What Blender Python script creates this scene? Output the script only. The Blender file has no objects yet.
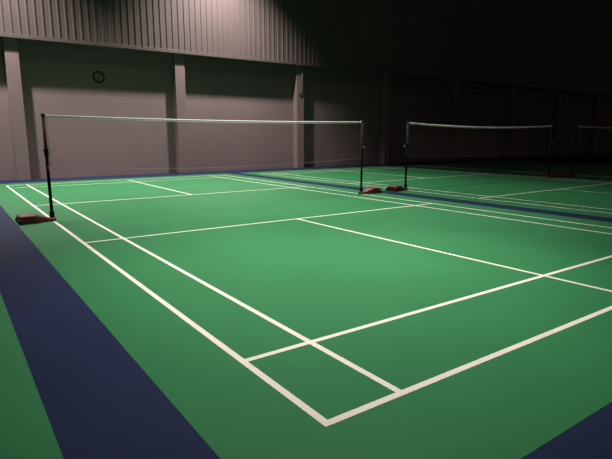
import bpy, bmesh, math, random
from mathutils import Vector, Matrix
random.seed(4)
S = bpy.context.scene
C = S.collection

# ------------------------------------------------------------------ materials
def mat(name, col, rough=.6, metal=0., spec=.5, noise=None, bump=None):
    m = bpy.data.materials.new(name); m.use_nodes = True
    nt = m.node_tree; b = nt.nodes['Principled BSDF']
    b.inputs['Base Color'].default_value = (*col, 1)
    b.inputs['Roughness'].default_value = rough
    b.inputs['Metallic'].default_value = metal
    b.inputs['Specular IOR Level'].default_value = spec
    geo = nt.nodes.new('ShaderNodeNewGeometry')
    if noise:                                   # faint cloudy wear in the surface's own colour
        sc, amt = noise
        mp = nt.nodes.new('ShaderNodeMapping')
        nt.links.new(geo.outputs['Position'], mp.inputs['Vector'])
        n = nt.nodes.new('ShaderNodeTexNoise'); n.inputs['Scale'].default_value = sc
        n.inputs['Detail'].default_value = 5
        nt.links.new(mp.outputs['Vector'], n.inputs['Vector'])
        r = nt.nodes.new('ShaderNodeMapRange')
        r.inputs['From Min'].default_value = .3; r.inputs['From Max'].default_value = .7
        r.inputs['To Min'].default_value = 1 - amt; r.inputs['To Max'].default_value = 1 + amt
        nt.links.new(n.outputs['Fac'], r.inputs['Value'])
        mx = nt.nodes.new('ShaderNodeMix'); mx.data_type = 'RGBA'; mx.blend_type = 'MULTIPLY'
        mx.inputs['Factor'].default_value = 1
        mx.inputs[6].default_value = (*col, 1)
        nt.links.new(r.outputs['Result'], mx.inputs[7])
        nt.links.new(mx.outputs[2], b.inputs['Base Color'])
    if bump:
        sc, st = bump
        n2 = nt.nodes.new('ShaderNodeTexNoise'); n2.inputs['Scale'].default_value = sc
        nt.links.new(geo.outputs['Position'], n2.inputs['Vector'])
        bp = nt.nodes.new('ShaderNodeBump'); bp.inputs['Strength'].default_value = st
        bp.inputs['Distance'].default_value = .002
        nt.links.new(n2.outputs['Fac'], bp.inputs['Height'])
        nt.links.new(bp.outputs['Normal'], b.inputs['Normal'])
    return m

M = dict(
    green=mat('green_court_vinyl', (0.0185, 0.1155, 0.0435), .48, spec=.15, noise=(.9, .06)),
    blue=mat('navy_court_vinyl', (0.0097, 0.0146, 0.0413), .55, spec=.07, noise=(1.1, .08)),
    line=mat('white_line_paint', (.49, .462, .405), .55, noise=(6, .05)),
    wall=mat('grey_wall_paint', (0.1701, 0.1176, 0.1232), .75, noise=(.8, .05), bump=(30, .25)),
    pillar=mat('grey_pillar_paint', (0.1701, 0.1176, 0.1232), .7, noise=(1.5, .04)),
    clad=mat('grey_sheet_cladding', (.105, .080, .079), .42, 0., .5, noise=(.5, .05)),
    beam=mat('dark_beam_paint', (0.1330, 0.0875, 0.0945), .8),
    black=mat('black_coated_steel', (0.0056, 0.0049, 0.0056), .7, spec=.15),
    rubber=mat('black_rubber', (.01, .01, .01), .8),
    chrome=mat('worn_steel', (.45, .44, .42), .35, .9),
    red=mat('brick_red_paint', (0.0805, 0.0105, 0.0084), .5, noise=(9, .18), bump=(60, .3)),
    tape=mat('white_net_tape', (0.6800, 0.6460, 0.6290), .7),
    net=mat('dark_net_cord', (.035, .022, .02), .8),
    cord=mat('pale_cord', (0.1925, 0.1809, 0.1694), .8),
    clockface=mat('grey_clock_face', (.12, .105, .10), .5),
    conduit=mat('dark_grey_conduit', (.06, .056, .055), .5),
)

# ------------------------------------------------------------------ helpers
def obj(name, bm, m, parent=None, smooth=False, bevel=0., seg=2):
    me = bpy.data.meshes.new(name)
    bmesh.ops.recalc_face_normals(bm, faces=bm.faces[:])
    bm.to_mesh(me); bm.free()
    me.materials.append(m)
    if smooth:
        for p in me.polygons: p.use_smooth = True
    o = bpy.data.objects.new(name, me); C.objects.link(o)
    if parent: o.parent = parent
    if bevel:
        b = o.modifiers.new('bevel', 'BEVEL'); b.width = bevel; b.segments = seg
        b.limit_method = 'ANGLE'
    return o
def box(bm, x0, x1, y0, y1, z0, z1):
    r = bmesh.ops.create_cube(bm, size=1)
    bmesh.ops.scale(bm, vec=(x1-x0, y1-y0, z1-z0), verts=r['verts'])
    bmesh.ops.translate(bm, vec=((x0+x1)/2, (y0+y1)/2, (z0+z1)/2), verts=r['verts'])
    return r['verts']
def bxo(name, x0, x1, y0, y1, z0, z1, m, parent=None, bevel=0.):
    bm = bmesh.new(); box(bm, x0, x1, y0, y1, z0, z1)
    return obj(name, bm, m, parent, bevel=bevel)
def tube(bm, pts, r, n=8, caps=True):
    pts = [Vector(p) for p in pts]
    rings = []
    for i, p in enumerate(pts):
        t = (pts[min(i+1, len(pts)-1)] - pts[max(i-1, 0)]).normalized()
        a = Vector((0, 0, 1)) if abs(t.z) < .9 else Vector((1, 0, 0))
        u = t.cross(a).normalized(); v = t.cross(u)
        rr = r[i] if isinstance(r, (list, tuple)) else r
        rings.append([bm.verts.new(p + rr*(math.cos(2*math.pi*k/n)*u + math.sin(2*math.pi*k/n)*v)) for k in range(n)])
    for a, b in zip(rings, rings[1:]):
        for k in range(n):
            bm.faces.new((a[k], a[(k+1) % n], b[(k+1) % n], b[k]))
    if caps:
        bm.faces.new(rings[0][::-1]); bm.faces.new(rings[-1])
def lathe(bm, prof, axis='z', n=20, at=(0, 0, 0)):
    rings = []
    for r, h in prof:
        ring = []
        for k in range(n):
            c, s = r*math.cos(2*math.pi*k/n), r*math.sin(2*math.pi*k/n)
            p = {'z': (c, s, h), 'y': (c, h, s), 'x': (h, c, s)}[axis]
            ring.append(bm.verts.new(Vector(p) + Vector(at)))
        rings.append(ring)
    for a, b in zip(rings, rings[1:]):
        for k in range(n):
            bm.faces.new((a[k], a[(k+1) % n], b[(k+1) % n], b[k]))
    bm.faces.new(rings[0][::-1]); bm.faces.new(rings[-1])
def prism(bm, prof, a0, a1, axis='x'):          # outline in the other two axes, swept along axis
    def P(a, q):
        return {'x': (a, q[0], q[1]), 'y': (q[0], a, q[1]), 'z': (q[0], q[1], a)}[axis]
    A = [bm.verts.new(P(a0, q)) for q in prof]; B = [bm.verts.new(P(a1, q)) for q in prof]
    n = len(prof)
    for k in range(n): bm.faces.new((A[k], A[(k+1) % n], B[(k+1) % n], B[k]))
    bm.faces.new(A[::-1]); bm.faces.new(B)
def tag(o, label, cat, group=None):
    o['label'] = label; o['category'] = cat
    if group: o['group'] = group
    return o
def thing(name, label, cat, loc=(0, 0, 0), rz=0, group=None):
    o = bpy.data.objects.new(name, None); C.objects.link(o)
    o.location = loc; o.rotation_euler = (0, 0, rz); o.empty_display_size = .1
    return tag(o, label, cat, group)
def struct(o): o['kind'] = 'structure'; return o
def kids(o): return [c for c in C.objects if c.parent is o]
def dup(root, loc, label, rz=None):
    r = root.copy(); C.objects.link(r); r.location = loc; r['label'] = label
    if rz is not None: r.rotation_euler = (0, 0, rz)
    for ch in kids(root):
        c = ch.copy(); C.objects.link(c); c.parent = r
        for g in kids(ch):
            d = g.copy(); C.objects.link(d); d.parent = c
    return r

# ------------------------------------------------------------------ setting
WY = 15.35          # face of the recessed wall
PY = 15.08          # front of the pillars
CY = 15.02          # face of the sheet cladding
X0, X1 = -9.5, 40.
Z_CLAD, Z_BEAM = 3.90, 3.43
struct(bxo('floor', X0, X1, -5, WY+.3, -.20, -.0015, M['blue']))
struct(bxo('wall_back', X0, X1, WY, WY+.25, -.004, 10, M['wall']))
struct(bxo('trim_1', X0, X1, WY-.10, WY, Z_BEAM, Z_CLAD+.03, M['beam'], bevel=.006))     # ring beam under the cladding
struct(bxo('trim_2', X0, X1, CY+.01, WY-.10, Z_CLAD+.01, Z_CLAD+.05, M['beam']))          # soffit board
struct(bxo('trim_3', X0, X1, CY-.045, CY+.02, Z_CLAD-.005, Z_CLAD+.10, M['clad'], bevel=.004))   # drip flashing
px = .625
k = 0
while px - 4.84*2 > X0 - 1: px -= 4.84
while px < X1:
    p = bxo('pillar', px-.17, px+.17, PY, WY, -.004, Z_CLAD+.008, M['pillar'], bevel=.008)
    struct(p); px += 4.84 if px < 10 else 4.70
# trapezoid rib sheet cladding
bm = bmesh.new()
pitch = .20
prof = []
x = X0
while x < X1:
    prof += [(x, CY+.004), (x+.140, CY+.004), (x+.152, CY-.018), (x+.188, CY-.018)]
    x += pitch
prof.append((x, CY+.004))
lo = [bm.verts.new((a, b, Z_CLAD+.08)) for a, b in prof]
hi = [bm.verts.new((a, b, 10)) for a, b in prof]
for i in range(len(prof)-1):
    bm.faces.new((lo[i], lo[i+1], hi[i+1], hi[i]))
cl = obj('wall_back_cladding', bm, M['clad'])
sol = cl.modifiers.new('solid', 'SOLIDIFY'); sol.thickness = .004; sol.offset = 1
struct(cl)

# ------------------------------------------------------------------ courts
LW = .04
def make_court():
    t = thing('badminton_court', '', 'badminton court', (0, 0, 0), 0, 'badminton courts side by side')
    bxo('court_mat', -.465, 6.555, -.61, 14.03, -.0045, 0, M['green'], t)
    def ln(name, x0, x1, y0, y1, lift): bxo(name, x0, x1, y0, y1, .0, .0006+lift, M['line'], t)
    for x in (0, 6.10-LW): ln('doubles_sideline', x, x+LW, 0, 13.40, .0004)
    for x in (.46, 6.10-.46-LW): ln('singles_sideline', x, x+LW, 0, 13.40, .0003)
    for y in (0, 13.40-LW): ln('baseline', 0, 6.10, y, y+LW, 0.0001)
    for y in (.76, 13.40-.76-LW): ln('long_service_line', 0, 6.10, y, y+LW, .0002)
    for y in (4.68, 8.68): ln('short_service_line', 0, 6.10, y, y+LW, .0002)
    for y0, y1 in ((0, 4.68), (8.72, 13.40)): ln('center_line', CX0, CX0+LW, y0, y1, .0)
    return t
CX0 = 3.03
court = make_court()
court['label'] = 'brightly lit green court with white lines, filling the foreground'
dup(court, (7.445, 0, 0), 'half-lit green court beyond the narrow blue strip, under the second net')
dup(court, (14.9, 0, 0), 'almost black unlit court at the far right behind the second net')
dup(court, (-7.515, 0, 0), 'plain green corner of a court outside the wide blue strip at lower left')

# ------------------------------------------------------------------ posts
def make_post():
    t = thing('net_post', '', 'net post', (0, 0, 0), 0, 'posts holding up the nets')
    # local -x is the net side, +x the outside; pole stands at the origin
    bm = bmesh.new()
    tube(bm, [(0, 0, .03), (0, 0, 1.52)], .023, 16)
    obj('pole', bm, M['black'], t, True)
    bm = bmesh.new(); lathe(bm, [(.026, 1.515), (.027, 1.52), (.027, 1.548), (.022, 1.556), (.008, 1.558)], 'z', 16)
    cap = obj('top_cap', bm, M['rubber'], t)
    bm = bmesh.new(); lathe(bm, [(.030, .045), (.034, .05), (.034, .13), (.030, .14)], 'z', 16)
    obj('socket', bm, M['black'], t)
    # cord hook and tension winch on the pole
    bm = bmesh.new()
    box(bm, -.028, .028, -.03, .03, .95, 1.06)
    w = obj('winch', bm, M['black'], t, bevel=.008)
    bm = bmesh.new(); lathe(bm, [(.010, -.075), (.026, -.07), (.026, -.045), (.012, -.04), (.012, -.02)], 'y', 14, (0, 0, 1.0))
    obj('knob', bm, M['chrome'], w)
    bm = bmesh.new()
    tube(bm, [(0, -.07, 1.0), (.012, -.075, 1.02), (.03, -.078, 1.035)], .006, 8)
    obj('crank', bm, M['black'], w)
    bm = bmesh.new()
    tube(bm, [(0, .018, .80), (0, .045, .80), (0, .055, .79), (0, .055, .775), (0, .045, .768), (0, .036, .772)], .004, 8)
    obj('cord_hook', bm, M['chrome'], t)
    # weighted foot: shoe plate under the pole, neck that rises and widens to a weight box
    bm = bmesh.new()
    prof = [(-.05, 0, .035, .045), (-.035, 0, .052, .05), (.06, 0, .06, .055), (.20, 0, .112, .105), (.235, 0, .132, .122),
            (.43, 0, .132, .122), (.455, .012, .122, .108)]
    rings = []
    for X, zb, hw, h in prof:
        ch = min(.018, h*.3)
        q = [(-hw, zb), (hw, zb), (hw, h-ch), (hw-ch, h), (-hw+ch, h), (-hw, h-ch)]
        rings.append([bm.verts.new((X, a, b)) for a, b in q])
    for a, b in zip(rings, rings[1:]):
        for i in range(6): bm.faces.new((a[i], a[(i+1) % 6], b[(i+1) % 6], b[i]))
    bm.faces.new(rings[0][::-1]); bm.faces.new(rings[-1])
    f = obj('weighted_foot', bm, M['red'], t, bevel=.006)
    for s in (-1, 1):
        bm = bmesh.new(); lathe(bm, [(.012, -.012), (.034, -.012), (.036, -.006), (.036, .006), (.034, .012), (.012, .012)], 'y', 18, (.435, s*.148, .036))
        obj('wheel', bm, M['rubber'], f)
    return t

# ------------------------------------------------------------------ nets
NH, ND = 1.538, .77
def make_net(L, sag_top, sag_bot):
    t = thing('badminton_net', '', 'badminton net', (0, 0, 0), 0, 'nets strung across the courts')
    def top(x): u = x/L; return NH - sag_top*4*u*(1-u)
    def bot(x): u = x/L; return NH-ND - sag_bot*4*u*(1-u)
    N = 40
    xs = [L*i/N for i in range(N+1)]
    bm = bmesh.new()                                   # doubled white tape
    tw = .040
    sec = [(-.003, -tw), (.003, -tw), (.0045, -tw*.5), (.008, -.014), (.0085, -.007), (.005, -.0015), (0, 0),
           (-.005, -.0015), (-.0085, -.007), (-.008, -.014), (-.0045, -tw*.5)]       # tape folded over the head cord
    rings = [[bm.verts.new((x, y, top(x)+z)) for y, z in sec] for x in xs]
    for a, b in zip(rings, rings[1:]):
        for i in range(len(sec)): bm.faces.new((a[i], a[(i+1) % len(sec)], b[(i+1) % len(sec)], b[i]))
    bm.faces.new(rings[0][::-1]); bm.faces.new(rings[-1])
    obj('top_tape', bm, M['tape'], t)
    bm = bmesh.new()                                   # knotted mesh
    cell = .024; r = .0006
    nx = int(L/cell); nz = int(ND/cell)
    for i in range(1, nx):
        x = L*i/nx
        tube(bm, [(x, 0, top(x)-tw), (x, 0, bot(x))], r, 3, False)
    for j in range(1, nz):
        v = j/nz
        tube(bm, [(x, 0, (top(x)-tw)*(1-v) + bot(x)*v) for x in xs[::2]], r, 3, False)
    o = obj('mesh_netting', bm, M['net'], t); o['kind'] = 'stuff'
    bm = bmesh.new(); tube(bm, [(x, 0, bot(x)) for x in xs], .0035, 6)
    obj('bottom_cord', bm, M['cord'], t)
    for x in (.006, L-.006):
        bm = bmesh.new(); tube(bm, [(x, 0, top(x)-tw), (x, 0, bot(x))], .004, 6)
        obj('side_cord', bm, M['cord'], t)
    return t

NY = 6.68
PL, PR = (.008, NY), (6.085, NY)
post = make_post()
post['label'] = 'black net post on a red weighted foot at the left end of the nearest net'
post.location = (PL[0], PL[1], .001); post.rotation_euler = (0, 0, math.pi)
OFF = 7.435
dup(post, (PR[0], PR[1], .001), 'black post at right end of the nearest net, red foot beside narrow blue strip', 0)
dup(post, (PL[0]+OFF, NY, .001), 'black post at the left end of the second net, its foot by the blue strip', math.pi)
dup(post, (PR[0]+OFF, NY, .001), 'barely visible post with dark red foot at the far right end of the second net', 0)
dup(post, (PL[0]+14.9, NY, .001), 'unlit post of the farthest net, at the right edge of the photo', math.pi)
net = make_net(PR[0]-PL[0]-.066, .03, .08)
net.location = (PL[0]+.033, NY, 0)
net['label'] = 'nearest net with a long white top tape strung across the bright court'
net2 = make_net(PR[0]-PL[0]-.066, .075, .05)
net2.location = (PL[0]+OFF+.033, NY, 0)
net2['label'] = 'second net with grey-lit top tape, over the half-lit court'
dup(net, (PL[0]+14.9+.033, NY, 0), 'faint farthest net in the dark at the right edge of the photo')
# loose loop of cord hanging at the left post
bm = bmesh.new()
pts = []
for i in range(25):
    a = math.pi*1.5*2*i/24*.5 + math.pi*.55
    pts.append((.115 + .095*math.cos(a)*1.0, -.01, .93 + .13*math.sin(a)))
pts = [(.036, -.02, 1.0)] + pts
tube(bm, [(-x, -y, z) for x, y, z in pts], .0022, 5)
obj('tension_cord', bm, M['cord'], post)

# ------------------------------------------------------------------ on the wall
cx, cz = 2.94, 3.03
t = thing('wall_clock', 'small round clock with a dark rim high on the grey wall', 'clock', (cx, WY, cz))
bm = bmesh.new(); lathe(bm, [(.14, -.002), (.14, -.022)], 'y', 32); obj('clock_face', bm, M['clockface'], t)
bm = bmesh.new()
n = 40; R_, q = .155, [(-.022, 0), (-.02, -.035), (.0, -.045), (.02, -.035), (.022, 0)]
rings = []
for i in range(n):
    a = 2*math.pi*i/n
    rings.append([bm.verts.new(((R_+d)*math.cos(a), y, (R_+d)*math.sin(a))) for d, y in q])
for i in range(n):
    a, b = rings[i], rings[(i+1) % n]
    for j in range(5): bm.faces.new((a[j], a[(j+1) % 5], b[(j+1) % 5], b[j]))
obj('rim', bm, M['black'], t, True)
for ang, l, w in ((math.radians(62), .075, .012), (math.radians(-10), .11, .009)):
    bm = bmesh.new(); vs = box(bm, -w/2, w/2, -.03, -.026, -.02, l)
    bmesh.ops.rotate(bm, cent=(0, 0, 0), matrix=Matrix.Rotation(ang, 3, 'Y'), verts=vs)
    obj('clock_hand', bm, M['black'], t)

# hooked conduit on the front of the third pillar
bm = bmesh.new()
hx, hy = 10.32, PY-.016
pts = [(hx+.06, hy, 3.86), (hx+.06, hy, 3.0)]
for i in range(9):
    a = math.pi*i/8
    pts.append((hx-.01 + .07*math.cos(a), hy-.0, 2.86 - .07*math.sin(a)))
pts.append((hx-.08, hy, 2.95))
tube(bm, pts, .015, 8)
tag(obj('hanging_conduit', bm, M['conduit'], None, True), 'dark conduit with a hooked lower end on the front of a wall pillar', 'conduit')

# ------------------------------------------------------------------ lights: high bay lamps over the strips between courts, plus added fill spots
def lamp(x, y, z, e, size=104, blend=.75, r=.14, tgt=None):
    l = bpy.data.lights.new('bay_or_fill_light', 'SPOT'); l.energy = e; l.spot_size = math.radians(size)
    l.spot_blend = blend; l.shadow_soft_size = r; l.color = (1.0, .93, .86)
    o = bpy.data.objects.new('bay_or_fill_light', l); C.objects.link(o); o.location = (x, y, z)
    return o
GAIN = 1/.385
for x, y, z, e, size, blend in (
        (-.73, 13.66, 8.6, 2950, 102, 1.), (-.73, 9.5, 8.6, 1200, 84, 1.),
        (6.76, 13.66, 8.6, 2900, 97, 1.), (6.76, 7.0, 8.6, 1500, 93, 1.),
        (3.05, 8.6, 8.6, 1150, 66, 1.), (3.05, 4.0, 8.6, 2000, 60, 1.), (1.3, 1.7, 8.6, 1900, 46, 1.),  # spots over the court itself, added to brighten the floor
        (2.6, 2.8, 8.6, 230, 150, .4)):  # weak wide spot, added as neutral fill for the shaded wall
    lamp(x, y, z, e*GAIN, size, blend)

w = bpy.data.worlds.new('World'); S.world = w; w.use_nodes = True
w.node_tree.nodes['Background'].inputs['Color'].default_value = (1, .80, .82, 1)
w.node_tree.nodes['Background'].inputs['Strength'].default_value = .022

# ------------------------------------------------------------------ camera
cam = bpy.data.cameras.new('camera'); co = bpy.data.objects.new('camera', cam); C.objects.link(co)
yaw, pitch_, roll, f = .6154, .1814, -.0015, 507.85
fw = Vector((math.sin(yaw)*math.cos(pitch_), math.cos(yaw)*math.cos(pitch_), -math.sin(pitch_)))
r = Vector((math.cos(yaw), -math.sin(yaw), 0)); u = r.cross(fw)
r2 = math.cos(roll)*r + math.sin(roll)*u; u2 = -math.sin(roll)*r + math.cos(roll)*u
mw = Matrix((r2, u2, -fw)).transposed().to_4x4(); mw.translation = Vector((-1.2172, -1.5775, 1.2275))
co.matrix_world = mw
cam.sensor_width = 36; cam.lens = f*36/612; cam.clip_start = .05; cam.clip_end = 200
S.camera = co

S.view_settings.view_transform = 'Standard'; S.view_settings.look = 'None'
S.view_settings.gamma = 1; S.view_settings.use_curve_mapping = False
S.view_settings.exposure = 0
